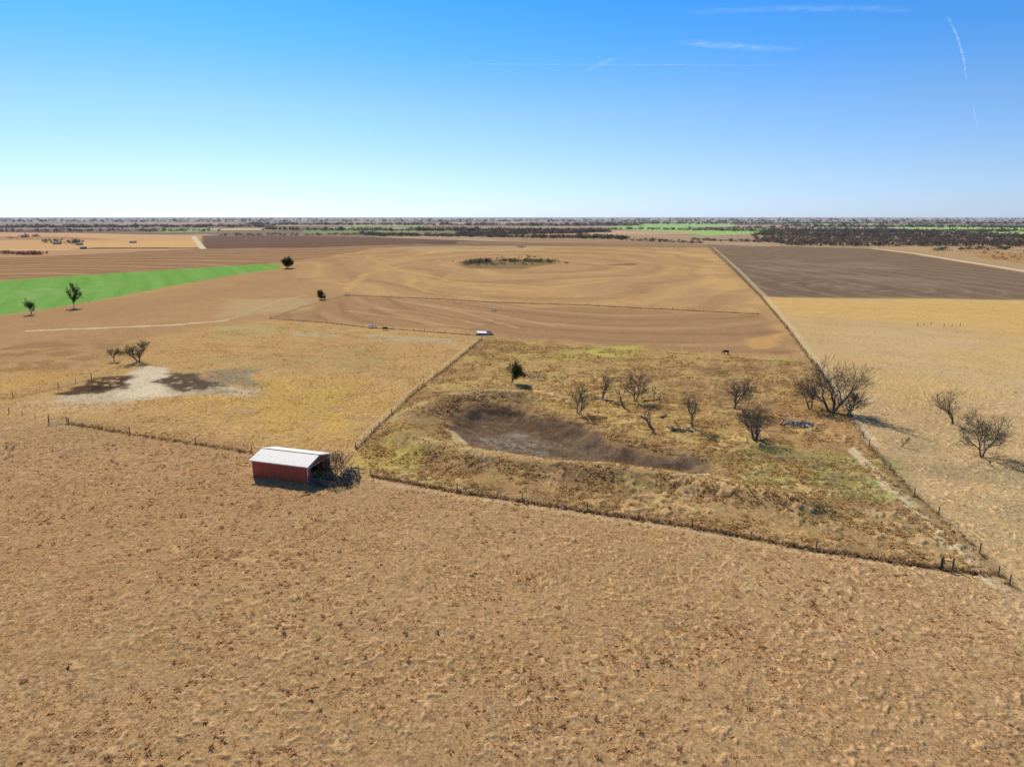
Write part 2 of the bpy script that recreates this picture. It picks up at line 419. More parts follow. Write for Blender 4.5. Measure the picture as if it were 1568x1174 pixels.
paint([(1340,720),(1385,745),(1370,765),(1330,762)],(174,176,96),1,2,.7,NS,.4,.6)
paint([(1200,610),(1320,640),(1340,690),(1250,680),(1180,650)],(202,150,94),4,4,.5,NP,.4,.6)
paint([(1140,520),(1200,508),(1190,530),(1150,535)],(214,160,94),2,3,.7)
paint([(880,785),(1100,742),(1240,775),(1380,790),(1500,850),(1500,872),(1250,835)],(192,150,100),3,3,.6)
paint([(1300,780),(1420,800),(1500,850),(1480,868),(1380,850)],(182,150,104),3,3,.5)
# pond itself
paint([(664,640),(696,614),(800,611),(870,636),(930,660),(1040,684),(1110,698),(1120,730),(1000,724),(880,712),(740,698),(686,674)],(160,122,84),1.5,1.5,.75)
paint([(684,642),(700,627),(750,620),(800,624),(850,637),(905,660),(960,680),(1030,693),(1088,705),(1075,722),(990,715),(900,707),(820,698),(745,687),(698,668)],(130,104,82),.8,2.6)
paint([(684,640),(702,626),(750,619),(800,622),(850,636),(900,657),(870,662),(790,645),(720,652)],(104,78,58),1.2,2,.75,NS,.25,.5)  # shade of the far bank, darkened into the ground colour
paint([(730,655),(800,648),(860,662),(900,680),(840,690),(770,678)],(164,148,130),1.5,2.5,.75,NS,.42,.55)
paint([(760,650),(860,660),(960,690),(860,696),(760,676)],(98,76,60),1,2.5,.75,NS,.55,.62)
paint([(820,664),(900,676),(1060,704),(1040,714),(884,700)],(112,86,66),1,2.5,.75,NS,.38,.52)
paint([(980,690),(1060,706),(1080,714),(1000,710)],(152,128,96),1,2,.6,NP,.45,.58)
line([(690,655),(708,674),(745,688),(820,699),(900,708),(990,717),(1075,725)],(220,184,132),1.0,.9,1.2,.9)
line([(592,655),(606,640),(650,622),(700,612),(790,610)],(196,162,112),.8,1,1,.5)
line([(640,684),(700,697),(820,710),(1000,732),(1160,762)],(204,164,110),1.6,1.5,1.5,.6)
line([(780,590),(830,600),(870,606)],(212,180,132),.6,.6,1,.6)
# foreground pasture
FG=[(-900,560),(-60,640),(15,640),(105,655),(250,674),(386,697),(395,735),(490,745),(568,732),(700,755),(800,770),(900,785),(1060,809),(1250,843),(1440,873),(1535,888),(1700,990),(2600,1500),(2600,4000),(-1200,4000)]
paint([(x,min(y,1600)) for x,y in FG],(188,145,100),.8,.6,.9)
paint([(-200,740),(200,700),(386,740),(500,760),(400,900),(-200,1000)],(184,138,90),8,6,.35,NL,.35,.6)
paint([(-200,1000),(400,900),(900,950),(1000,1300),(-200,1300)],(178,137,93),8,6,.4,NL,.4,.65)
paint([(1350,870),(1540,892),(1568,905),(1700,1000),(1568,980),(1430,905)],(200,164,120),3,3,.7)
paint([(1000,800),(1500,880),(1568,920),(1568,1100),(1100,900)],(196,155,110),8,6,.4)
stripes([(-200,700),(386,720),(1535,888),(2000,1300),(-400,1300)],(172,129,88),1.25,2.6,.15,6,.1,seed=33)
# straw-topped clumps vs. darker specks between
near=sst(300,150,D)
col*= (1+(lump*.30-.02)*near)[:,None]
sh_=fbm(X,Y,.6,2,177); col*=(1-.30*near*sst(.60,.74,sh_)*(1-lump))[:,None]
# fence-line weeds and paths
def off(l,du,dv): return [(a+du,b+dv) for a,b in l]
line(FENCE_S1,(146,112,78),.3,.6,.8,.5)
line(FENCE_S2,(124,94,68),.35,.5,.6,.8)
line(off(FENCE_S2,0,7),(214,178,130),.35,.5,.6,.55)
line(FENCE_E[2:],(138,108,78),.35,.6,.8,.65)
line(off(FENCE_E[:6],-22,4),(218,188,146),.8,.6,1.8,.85)
line(off(FENCE_E[:5],-8,2),(160,130,92),.9,.8,1.2,.5)
line(off(FENCE_E[5:],8,0),(222,192,148),.8,.8,.8,.5)
line(FENCE_M,(144,114,74),.4,.8,.8,.6)
line(off(FENCE_M,-8,0),(212,176,120),.5,.6,.8,.6)
line(FENCE_N,(120,90,64),.4,1,.8,.7)
line(FENCE_N2,(114,84,62),.9,1.2,.8,.8)
line([(415,488),(470,468),(530,452)],(144,106,76),.7,1,.8,.6)
line([(-60,608),(20,608),(90,592),(150,576)],(146,114,76),.4,.8,.8,.6)
paint([(376,728),(400,736),(490,746),(545,742),(552,718),(512,712)],(168,142,98),.8,.8,.7)
# green distance
paint([(925,348),(1000,342),(1120,341),(1128,346),(1040,350),(1180,350),(1180,357),(1080,361),(1050,356),(960,352)],(158,190,90),15,15,.95)
paint([(1365,348),(1568,345),(1800,348),(1800,360),(1568,358),(1440,356)],(170,200,90),15,15,.95)
paint([(240,350),(320,350),(330,355),(250,356)],(152,180,98),12,12,.8)
paint([(520,345),(640,344),(650,347),(530,348)],(150,176,96),12,12,.7)
paint([(1240,343),(1350,342),(1360,345),(1250,346)],(156,186,96),12,12,.8)
# aerial haze painted into the far land's colour
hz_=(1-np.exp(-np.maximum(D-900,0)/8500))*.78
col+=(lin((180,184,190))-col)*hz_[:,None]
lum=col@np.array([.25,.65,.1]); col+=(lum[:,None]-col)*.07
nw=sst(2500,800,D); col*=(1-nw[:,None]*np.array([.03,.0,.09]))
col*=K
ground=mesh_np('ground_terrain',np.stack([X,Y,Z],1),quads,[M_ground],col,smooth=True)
print('terrain',len(X),time.time()-T0)

# ------------------------------------------------------------------ grass tufts
DK1=SS([(100,598),(125,582),(215,560),(262,562),(330,582),(400,598),(285,606),(200,616),(90,616)])
def tufts(name,pts,rad,hei,base,nb):
    n=len(pts); m=nb
    zc=height(pts[:,0],pts[:,1])-.02
    ang=rng.uniform(0,2*np.pi,(n,m)); rr=rng.uniform(0,.75,(n,m))*rad[:,None]
    bx=pts[:,0,None]+np.cos(ang)*rr; by=pts[:,1,None]+np.sin(ang)*rr
    out=rng.uniform(.4,1.3,(n,m))*rad[:,None]; hh=hei[:,None]*rng.uniform(.45,1.1,(n,m))
    a2=ang+rng.uniform(-.6,.6,(n,m))
    tx=bx+np.cos(a2)*out; ty=by+np.sin(a2)*out
    w=rad[:,None]*rng.uniform(.16,.34,(n,m)); pa=a2+np.pi/2
    V=np.zeros((n,m,3,3))
    V[:,:,0,0]=bx-np.cos(pa)*w;V[:,:,0,1]=by-np.sin(pa)*w;V[:,:,0,2]=zc[:,None]+.05
    V[:,:,1,0]=bx+np.cos(pa)*w;V[:,:,1,1]=by+np.sin(pa)*w;V[:,:,1,2]=zc[:,None]+.05
    V[:,:,2,0]=tx;V[:,:,2,1]=ty;V[:,:,2,2]=zc[:,None]+hh+.05
    C=np.repeat(np.repeat((base[:,None,:]*rng.uniform(.85,1.2,(n,m,1)))[:,:,None,:],3,2),1,0).copy()
    Fc=np.arange(n*m*3).reshape(-1,3)
    return mesh_np(name,V.reshape(-1,3),Fc,[M_grass],C.reshape(-1,3))
def scatter(poly,n,thr,noise_scale,seed,soft=.14,dist=False):
    P=np.array(SS(poly)); x=rng.uniform(P[:,0].min(),P[:,0].max(),n); y=rng.uniform(P[:,1].min(),P[:,1].max(),n)
    k=inside(x,y,[tuple(p) for p in P])&(np.abs(x)<y*.9+25)
    x,y=x[k],y[k]
    d=fbm(x,y,noise_scale,3,seed); k=rng.uniform(0,1,len(x))<sst(thr-soft,thr+soft,d)
    x,y=x[k],y[k]; k=~inside(x,y,DK1)
    return np.stack([x[k],y[k]],1)
def pick(n,cols,w,br=1.2):
    L_=np.array([lin(c) for c in cols]); lu=L_@np.array([.25,.65,.1]); L_=(L_+(lu[:,None]-L_)*.08)*K*br*np.array([.97,1,.93])
    return np.clip(L_[rng.choice(len(cols),n,p=w)],0,.85)
fgpoly=[(-250,660),(105,657),(386,700),(392,740),(495,748),(568,734),(900,787),(1250,845),(1535,890),(1800,1050),(2100,1300),(-500,1300),(-500,760)]
p=scatter(fgpoly,120000,.46,7,41,.25)
n=len(p);tufts('grass_tufts',p,rng.uniform(.06,.2,n),rng.uniform(.05,.18,n),pick(n,[(216,176,130),(202,160,116),(180,140,98),(228,194,150)],[.35,.28,.15,.22],1.35),8)
p=scatter(fgpoly,9000,.5,20,42,.3)
n=len(p);tufts('bunch_grass_tufts',p,rng.uniform(.2,.34,n),rng.uniform(.16,.3,n),pick(n,[(216,176,128),(196,152,106),(160,120,80)],[.5,.35,.15],1.3),16)
p=scatter([(745,520),(1000,538),(1240,555),(1330,690),(1400,768),(1525,880),(1250,836),(900,779),(568,724),(550,690),(640,604)],80000,.5,5,43)
pd=sdf(p[:,0],p[:,1],POND); p=p[pd<-.5]
n=len(p);tufts('weed_tufts',p,rng.uniform(.15,.42,n),rng.uniform(.1,.34,n),pick(n,[(208,166,108),(176,136,88),(146,110,76),(220,182,120),(184,166,88)],[.34,.26,.12,.18,.10]),9)
p=scatter([(-200,600),(415,492),(735,520),(545,686),(386,690),(0,634)],40000,.55,6,45)
n=len(p);tufts('dry_grass_tufts',p,rng.uniform(.15,.35,n),rng.uniform(.08,.22,n),pick(n,[(212,168,106),(190,146,94),(222,182,114)],[.4,.35,.25]),7)
p=scatter([(1180,470),(1568,470),(1800,560),(2300,1000),(1568,905),(1400,758),(1290,622)],40000,.55,6,46)
n=len(p);tufts('pale_grass_tufts',p,rng.uniform(.12,.3,n),rng.uniform(.06,.2,n),pick(n,[(216,180,126),(192,154,106),(226,192,140)],[.4,.3,.3]),7)
pts=[]
for fl,ns in ((FENCE_S2,900),(FENCE_S1,250),(FENCE_E,900),(FENCE_M,400),(FENCE_N,200),(FENCE_N2,500)):
    P=SS(fl); seg=[math.dist(P[k],P[k+1]) for k in range(len(P)-1)]
    for _ in range(ns):
        k=random.choices(range(len(seg)),[min(s,120) for s in seg])[0]; t=random.random()
        pts.append((P[k][0]*(1-t)+P[k+1][0]*t+random.gauss(0,.3),P[k][1]*(1-t)+P[k+1][1]*t+random.gauss(0,.3)))
p=np.array(pts);n=len(p)
tufts('fence_line_weeds',p,rng.uniform(.15,.4,n),rng.uniform(.2,.6,n),pick(n,[(160,122,84),(130,98,70),(196,156,108)],[.4,.3,.3],1.05),8)
print('tufts',time.time()-T0)

# ------------------------------------------------------------------ trees
def tree(name,u,v,h,spread=.5,lean=(0,0),r0=None,seed=1,leaves=0,leafmat_=None,leafsize=.3,bark=None,stems=1,levels=4,upb=.12,twig=.03,low=.25,wide=1.0):
    rnd=random.Random(seed); mb=MB(); x0,y0=S(u,v); z0=hz(x0,y0)-.15; tips=[]
    r0=r0 or h*.03
    nch=[6,5,4,4,3]
    def branch(p,d,L,r,lv):
        ns=4 if lv<2 else (3 if lv<3 else 2)
        pts=[p.copy()];rad=[r]; dd=d.copy()
        for k in range(ns):
            j=.28 if lv>0 else .18
            dd=(dd+Vector((rnd.gauss(0,j),rnd.gauss(0,j),rnd.gauss(0,j)+upb*(lv>0)))).normalized()
            p=p+dd*(L/ns)*rnd.uniform(.85,1.15); pts.append(p.copy())
            rad.append(max(r*(1-.6*(k+1)/ns),twig*.6))
        mb.tube(pts,rad,6 if lv==0 else (4 if lv<3 else 3),0,cap=(lv==0))
        if lv>=2: tips.extend(pts[1:])
        if lv>=levels: return
        for c in range(nch[lv]):
            if lv>=2 and rnd.random()<.12: continue
            t=rnd.uniform(low if lv==0 else .2,1); 
            if c<2: t=1
            fi=t*ns; k=min(int(fi),ns-1); q=pts[k].lerp(pts[k+1],fi-k)
            base=(pts[k+1]-pts[k]).normalized()
            a=Vector((rnd.gauss(0,1),rnd.gauss(0,1),rnd.gauss(0,.5))); a=(a-base*a.dot(base)).normalized()
            sp_=rnd.uniform(.55,1.15)*spread*2*(.6 if t==1 else 1)
            nd=(base+a*sp_).normalized()
            if nd.z<-.1: nd.z*=-.2; nd.normalize()
            branch(q,nd,L*rnd.uniform(.55,.88)*(1 if lv else .9),max(rad[k]*rnd.uniform(.5,.74),twig),lv+1)
    for s in range(stems):
        a=2*math.pi*s/max(stems,1)+rnd.random(); off_=.0 if stems==1 else h*.03
        d=Vector((lean[0]+(math.cos(a)*.3 if stems>1 else 0),lean[1]+(math.sin(a)*.3 if stems>1 else 0),1)).normalized()
        branch(Vector((math.cos(a)*off_,math.sin(a)*off_,0)),d,h*.42,r0*(1 if stems==1 else .75),0)
    zs=np.array([q[2] for q in mb.v]); sc=h/zs.max(); sw=sc*wide
    mb.v=[(q[0]*sw,q[1]*sw,q[2]*sc) for q in mb.v]; tips=[Vector((t.x*sw,t.y*sw,t.z*sc)) for t in tips]
    for _ in range(leaves):
        t=rnd.choice(tips); c=t+Vector((rnd.gauss(0,.35),rnd.gauss(0,.35),rnd.gauss(0,.3)))*min(1,h/6)
        if c.z<h*.12: continue
        n_=Vector((rnd.gauss(0,1),rnd.gauss(0,1),rnd.gauss(0,1))).normalized(); a=n_.orthogonal().normalized(); b=n_.cross(a)
        s=leafsize*rnd.uniform(.5,1.2)
        mb.add([c+a*s*.5,c+b*s*.35,c-a*s*.5,c-b*s*.35],[(0,1,2,3)],1)
    ob=mb.obj(name,[bark or M_bark,leafmat_ or M_green]); ob.location=(x0,y0,z0)
    return ob
# grove by the dry pond
tree('bare_tree',1272,632,14.2,.5,(.05,0),.48,3,stems=3,levels=4,wide=1.0)
tree('bare_tree',1241,628,9.0,.55,(-.35,0),.32,4,stems=2)
tree('bare_tree',1299,634,6.5,.7,(.6,-.1),.26,5,stems=2)
tree('bare_tree',1124,626,9.8,.5,(-.25,0),.32,6,stems=2)
tree('bare_tree',1157,674,8.2,.6,(-.4,0),.46,7,stems=2,leaves=250,leafmat_=M_brownleaf,leafsize=.22,low=.1)
tree('bare_tree',885,634,8.2,.38,(.1,0),.3,8,stems=2,levels=4)
tree('bare_tree',922,610,7.8,.5,(.25,0),.28,9,levels=4)
tree('bare_tree',974,613,8.4,.5,(.0,0),.3,10,stems=2)
tree('dead_tree',955,622,5.4,.25,(0,0),.24,11,levels=2,bark=M_deadbark)
tree('dead_tree',998,656,5.8,.3,(-.5,0),.36,12,levels=2,bark=M_deadbark)
tree('bare_tree',1060,656,8.6,.38,(-.02,0),.3,13,levels=4)
tree('bare_tree',1459,648,9.0,.5,(.05,0),.26,44,levels=4,upb=.2,wide=1.0)
tree('oak_tree',1504,700,10.2,.5,(-.02,0),.3,15,leaves=1500,leafmat_=M_brownleaf,leafsize=.22,stems=2,low=.12,wide=.85)
tree('green_tree',783,587,6.4,.5,(0,0),.28,36,leaves=5200,leafmat_=M_green,leafsize=.32,low=.1,wide=1.0)
tree('sapling',1380,684,2.6,.4,(0,0),.09,17,levels=2)
tree('bare_tree',514,727,5.6,.45,(0,0),.14,18,stems=4,levels=3,leaves=600,leafmat_=M_brownleaf,leafsize=.16,low=.05)
# western trees
tree('oak_tree',212,553,7.0,.6,(0,0),.3,19,leaves=1500,leafmat_=M_dkgreen,leafsize=.28,stems=2,low=.1,wide=1.0)
tree('bare_tree',176,553,4.4,.45,(0,0),.16,20,leaves=200,leafmat_=M_brownleaf,leafsize=.25)
tree('oak_tree',49,481,8.2,.5,(-.05,0),.3,21,leaves=1300,leafmat_=M_dkgreen,leafsize=.36,wide=.9)
tree('cedar_tree',114,471,13.5,.22,(0,0),.4,22,leaves=2400,leafmat_=M_dkgreen,leafsize=.45,low=.1,wide=.5)
tree('oak_tree',491,458,5.6,.7,(0,0),.3,23,leaves=2200,leafmat_=M_dkgreen,leafsize=.45,low=.1,wide=.95)
tree('oak_tree',440,411,11,.6,(0,0),.5,24,leaves=4500,leafmat_=M_dkgreen,leafsize=.8,stems=2,low=.08,wide=1.2)
tree('bare_shrub',14,697,3.0,.3,(0,0),.06,25,stems=2,levels=3,low=.05,wide=.6,twig=.018)
# fallen trees and logs
def fallen(name,u,v,L,ang,seed,green=False):
    rnd=random.Random(seed); mb=MB(); x0,y0=S(u,v); z0=hz(x0,y0)
    def br(p,d,l,r,lv):
        pts=[p];rr=[r];q=p;dd=d
        for k in range(3):
            dd=(dd+Vector((rnd.gauss(0,.15),rnd.gauss(0,.15),rnd.gauss(0,.12)))).normalized()
            q=q+dd*l/3; q.z=max(q.z,.08); pts.append(q.copy()); rr.append(max(r*(1-.22*(k+1)),.02))
        mb.tube(pts,rr,5)
        if lv<3:
            for c in range(4):
                k=rnd.randint(1,3)
                br(pts[k].copy(),(dd+Vector((rnd.gauss(0,.7),rnd.gauss(0,.7),abs(rnd.gauss(0,.6))))).normalized(),l*.5,rr[k]*.55,lv+1)
        if green and lv>=3:
            for _ in range(10):
                c=pts[-1]+Vector([rnd.gauss(0,.25) for _ in range(3)]); s=.14
                a=Vector([rnd.gauss(0,1) for _ in range(3)]).normalized(); b=a.orthogonal().normalized()
                mb.add([c+a*s,c+b*s*.6,c-a*s,c-b*s*.6],[(0,1,2,3)],1)
    br(Vector((0,0,.25)),Vector((math.cos(ang),math.sin(ang),.05)),L,.26,1)
    mb.obj(name,[M_deadbark,M_green]).location=(x0,y0,z0)
fallen('fallen_tree',985,614,5,.3,31,True)
fallen('fallen_tree',930,613,4,2.6,32)
fallen('fallen_log',1028,660,5,.1,33)
fallen('fallen_log',1060,662,3.5,2.9,34)
fallen('fallen_log',1300,640,5,.9,35)
fallen('fallen_log',1195,652,3,.5,36)
fallen('fallen_log',1012,640,3,.8,37)
print('trees',time.time()-T0)

# ------------------------------------------------------------------ rubble / debris
def rubble(name,u,v,rx,ry,n,seed,size=(.25,.7),boards=0,mats=(M_conc,M_rust),br=0,mound=.6):
    rnd=random.Random(seed); mb=MB(); x0,y0=S(u,v); z0=hz(x0,y0)
    for _ in range(n):
        a=rnd.uniform(0,6.28);q=rnd.random()**.6; c=Vector((math.cos(a)*rx*q,math.sin(a)*ry*q,max(.05,(1-q)*mound*rnd.random()+.1)))
        s=rnd.uniform(*size); rot=Matrix.Rotation(rnd.uniform(-.5,.5),3,'X')@Matrix.Rotation(rnd.uniform(-.5,.5),3,'Y')@Matrix.Rotation(rnd.uniform(0,6.28),3,'Z')
        vs=[rot@Vector((sx*s*.5*rnd.uniform(.6,1.1),sy*s*.5*rnd.uniform(.6,1.1),sz*s*.3*rnd.uniform(.6,1.1)))+c for sx in(-1,1) for sy in(-1,1) for sz in(-1,1)]
        mb.add(vs,[(0,1,3,2),(4,6,7,5),(0,4,5,1),(2,3,7,6),(0,2,6,4),(1,5,7,3)],0 if rnd.random()<.7 else 1)
    for _ in range(boards):
        c=Vector((rnd.uniform(-rx,rx),rnd.uniform(-ry,ry),rnd.uniform(.1,.8)))
        d=Vector((rnd.gauss(0,1),rnd.gauss(0,1),rnd.gauss(0,.35))).normalized()*rnd.uniform(.6,1.8)
        mb.tube([c-d,c+d],[.06,.05],4,1)
    mb.obj(name,list(mats)).location=(x0,y0,z0)
M_pale=pmat('pale_rubble',(.3,.26,.2),(.62,.56,.46),3)
rubble('rubble_pile',1226,651,3.4,2.4,110,1,(.2,.6),8,(M_pale,M_bark))
rubble('rubble_pile',821,577,3.0,1.2,30,2,(.2,.5),10,(M_pale,M_bark))
rubble('scrap_pile',510,739,3.4,1.8,60,3,(.2,.7),50,(M_rust,M_bark),mound=1.1)
rubble('scrap_pile',534,727,1.3,2.8,24,4,(.2,.6),34,(M_rust,M_deadbark),mound=1.0)
rubble('debris_pile',1042,659,2.6,.8,14,5,(.2,.5),10,(M_bark,M_deadbark))

# ------------------------------------------------------------------ fences
def fence(name,px,spacing=4.2,hgt=1.25,seed=1,wires=4,maxd=900,rw=.009):
    rnd=random.Random(seed); mb=MB(); P=SS(px)
    posts=[]
    for k in range(len(P)-1):
        (ax,ay),(bx,by)=P[k],P[k+1]; L=math.dist(P[k],P[k+1]); n=max(1,int(L/spacing))
        for q in range(n):
            t=q/n; x=ax+(bx-ax)*t+rnd.gauss(0,.06); y=ay+(by-ay)*t+rnd.gauss(0,.06)
            if math.hypot(x,y)<maxd: posts.append((x,y,q==0))
    posts.append((*P[-1],True)); xy=np.array([(a,b) for a,b,_ in posts]); zz=height(xy[:,0],xy[:,1])
    tops=[]
    for (x,y,big),z in zip(posts,zz):
        h=hgt*rnd.uniform(.9,1.15)+(.2 if big else 0); r=.1 if big else (.06 if rnd.random()<.45 else .03)
        lx,ly=rnd.gauss(0,.05),rnd.gauss(0,.05)
        mb.tube([(x,y,z-.3),(x+lx*.5,y+ly*.5,z+h*.5),(x+lx,y+ly,z+h)],[r,r*.95,r*.85],6)
        tops.append((x,y,z))
    for w in range(wires):
        hh=.3+w*(hgt-.4)/(wires-1)
        for k in range(len(tops)-1):
            a,b=tops[k],tops[k+1]; m=((a[0]+b[0])/2,(a[1]+b[1])/2,(a[2]+b[2])/2+hh-.03)
            mb.tube([(a[0],a[1],a[2]+hh),m,(b[0],b[1],b[2]+hh)],[rw]*3,3,1,cap=False)
    return mb.obj(name,[M_wood,M_wire])
fence('barbed_wire_fence',FENCE_S,4,seed=1); fence('barbed_wire_fence',FENCE_S1,4,seed=2)
fence('barbed_wire_fence',FENCE_S2,3.6,seed=3); fence('barbed_wire_fence',FENCE_E,4.4,seed=4,maxd=700)
fence('barbed_wire_fence',FENCE_M,4.2,seed=5); fence('barbed_wire_fence',FENCE_N,4.5,seed=6)
fence('barbed_wire_fence',FENCE_N2,5,seed=7); fence('barbed_wire_fence',[(1405,500),(1425,497),(1445,501),(1470,500)],4,seed=8)
fence('barbed_wire_fence',[(-60,608),(20,608),(90,592),(140,578)],4.5,seed=9)
mb=MB(); a=S(1442,870); b=S(1458,873); za=hz(*a); zb=hz(*b)
for q,z in((a,za),(b,zb)): mb.tube([(q[0],q[1],z-.2),(q[0],q[1],z+1.7)],[.13,.11],7)
mb.tube([(a[0],a[1],za+1.2),(b[0],b[1],zb+1.2)],[.07,.07],6); mb.tube([(a[0],a[1],za+1.2),(b[0],b[1],zb+.2)],[.02,.02],4)
mb.obj('corner_fence_brace',[M_wood])

def gate(name,A_,B_,hgt=1.1,mat=M_galv,r=.028):
    mb=MB(); a=Vector((*S(*A_),0)); b=Vector((*S(*B_),0)); z=hz(a.x,a.y)+.15
    a.z=b.z=z; up=Vector((0,0,1))
    for k in range(5): mb.tube([a+up*hgt*k/4,b+up*hgt*k/4],[r,r],6)
    for t in(0,.5,1): q=a.lerp(b,t); mb.tube([q-up*.02,q+up*(hgt+.02)],[r*1.02]*2,6)
    for q,s in((a,-1),(b,1)):
        d=(b-a).normalized()*s*.18; mb.tube([q+d-up*.5,q+d+up*(hgt+.25)],[.09,.09],7,1)
    mb.obj(name,[mat,M_wood])
gate('pipe_gate',(77,651),(102,649))

# ------------------------------------------------------------------ red barn
def corr(name,c1,c2,rough=.55,metal=0.,scale=5.5,axis='X',spec=.15):
    m,nt,N,L=nmat(name)
    o=N.new('ShaderNodeOutputMaterial'); b=N.new('ShaderNodeBsdfPrincipled'); tc=N.new('ShaderNodeTexCoord')
    w=N.new('ShaderNodeTexWave'); w.wave_type='BANDS'; w.bands_direction=axis; w.inputs['Scale'].default_value=scale/6.28*2
    nz=N.new('ShaderNodeTexNoise'); nz.inputs['Scale'].default_value=1.2; nz.inputs['Detail'].default_value=6
    mp=N.new('ShaderNodeMapping'); mp.inputs['Scale'].default_value=(3,1,.4)
    cr=N.new('ShaderNodeValToRGB'); cr.color_ramp.elements[0].position=.35; cr.color_ramp.elements[1].position=.7
    cr.color_ramp.elements[0].color=(*c1,1);cr.color_ramp.elements[1].color=(*c2,1)
    bp=N.new('ShaderNodeBump'); bp.inputs['Strength'].default_value=.4;bp.inputs['Distance'].default_value=.02
    L.new(tc.outputs['Object'],w.inputs['Vector']);L.new(tc.outputs['Object'],mp.inputs[0]);L.new(mp.outputs[0],nz.inputs['Vector'])
    L.new(nz.outputs[0],cr.inputs[0]);L.new(cr.outputs[0],b.inputs['Base Color'])
    L.new(w.outputs['Fac'],bp.inputs['Height']);L.new(bp.outputs[0],b.inputs['Normal'])
    b.inputs['Roughness'].default_value=rough;b.inputs['Metallic'].default_value=metal; b.inputs['Specular IOR Level'].default_value=spec
    L.new(b.outputs[0],o.inputs[0]);return m
M_red=corr('red_metal_siding',(.4,.08,.04),(.55,.12,.065))
M_redy=corr('red_metal_siding_end',(.4,.08,.04),(.55,.12,.065),axis='Y')
M_roof=corr('pale_metal_roof',(.66,.56,.44),(.8,.71,.59),rough=.6,spec=.35)
M_white=pmat('white_trim_paint',(.7,.69,.66),(.82,.81,.79),3)
def barn():
    e=bpy.data.objects.new('red_barn',None); scene.collection.objects.link(e)
    x0,y0=S(388.5,729.5); x1,y1=S(474,739.5)
    L_=math.dist((x0,y0),(x1,y1)); ang=math.atan2(y1-y0,x1-x0)-.03
    e.location=(x0,y0,hz(x0,y0)-.1); e.rotation_euler=(0,0,ang)
    W=7.0; E=3.25; Rz=4.2; t=.08
    m=MB(); m.box((L_/2,0,E/2),(L_,t,E)); m.obj('front_wall',[M_red],e)
    m=MB(); m.box((L_/2,W,E/2),(L_,t,E)); m.obj('back_wall',[M_red],e)
    m=MB()
    def endwall(x,z0):
        y0_,y1_=t/2+.003,W-t/2-.003
        pts=[(y0_,z0),(y1_,z0),(y1_,E),(W/2,Rz-.04),(y0_,E)]
        vs=[(x-t/2,a,b) for a,b in pts]+[(x+t/2,a,b) for a,b in pts]
        return vs,[(4,3,2,1,0),(5,6,7,8,9)]+[(k,(k+1)%5,5+(k+1)%5,5+k) for k in range(5)]
    m.add(*endwall(t/2,0)); m.obj('west_end_wall',[M_redy],e)
    m=MB(); m.add(*endwall(L_-t/2,2.75)); m.obj('east_gable_panel',[M_redy],e)
    m=MB(); m.box((L_-t/2,.55,1.37),(t,.95,2.74)); m.obj('east_wall_return',[M_redy],e)
    oh=.35
    sl=(Rz-E)/(W/2)
    def slope(s):
        ya=W/2; yb=W/2+s*(W/2+oh); zb=Rz-(W/2+oh)*sl
        vs=[(-oh,ya,Rz),(L_+oh,ya,Rz),(L_+oh,yb,zb),(-oh,yb,zb)]
        vs=[(a,b,c+.03) for a,b,c in vs]+[(a,b,c+.10) for a,b,c in vs]
        return vs,[(0,1,2,3),(7,6,5,4),(0,4,5,1),(1,5,6,2),(2,6,7,3),(3,7,4,0)]
    for s,nm in((-1,'roof_south_slope'),(1,'roof_north_slope')):
        m=MB(); m.add(*slope(s)); m.obj(nm,[M_roof],e)
    m=MB(); m.box((L_/2,W/2,Rz+.12),(L_+2*oh+.02,.35,.05)); m.obj('ridge_cap',[M_roof],e)
    m=MB()
    for s in(-1,1):
        a=Vector((L_+oh+.02,W/2,Rz+.0)); b=Vector((L_+oh+.02,W/2+s*(W/2+oh),Rz-(W/2+oh)*sl))
        m.tube([a,b],[.11,.11],4)
        a=a.copy();b=b.copy();a.x=b.x=-oh-.02; m.tube([a,b],[.11,.11],4)
    m.box((L_/2,-oh-.01,Rz-(W/2+oh)*sl+.02),(L_+2*oh,.05,.14))
    m.box((L_+.03,.02,1.55),(.1,.14,3.1)); m.box((-.03,-.03,1.55),(.1,.12,3.1))
    m.box((L_+.03,W,1.55),(.12,.16,3.1)); m.box((L_+.03,W/2,2.75),(.05,W-.3,.12))
    m.obj('white_trim',[M_white],e)
    m=MB()
    m.tube([(L_-.1,W*.5,0),(L_-.1,W*.5,2.75)],[.09,.09],6)
    for x in np.linspace(.4,L_-.4,5):
        m.tube([(x,.15,0),(x,.15,E)],[.08,.08],5); m.tube([(x,W-.15,0),(x,W-.15,E)],[.08,.08],5)
        m.tube([(x,.15,E-.05),(x,W-.15,E-.05)],[.06,.06],4)
    m.obj('frame_posts',[M_wood],e)
    m=MB()
    for k in range(4): m.box((L_-1.6-k*.9,3.6,.35),(.8,1.6,.7))
    m.obj('stored_hay_bales',[pmat('hay',(.3,.2,.09),(.45,.33,.16),8)],e)
    m=MB()
    def panel(ax,ay,bx,by):
        for k in range(5): m.tube([(ax,ay,.25+k*.27),(bx,by,.25+k*.27)],[.05,.05],5)
        n=max(1,int(math.hypot(bx-ax,by-ay)/1.8))
        for q in range(n+1):
            t_=q/n; m.tube([(ax+(bx-ax)*t_,ay+(by-ay)*t_,0),(ax+(bx-ax)*t_,ay+(by-ay)*t_,1.6)],[.08,.08],5)
    panel(L_+.3,-.3,L_+5.6,-.8); panel(L_+5.6,-.8,L_+7.4,3.6); panel(L_+7.4,3.6,L_+6.2,6.5)
    m.obj('corral_panels',[M_wood],e)
barn()

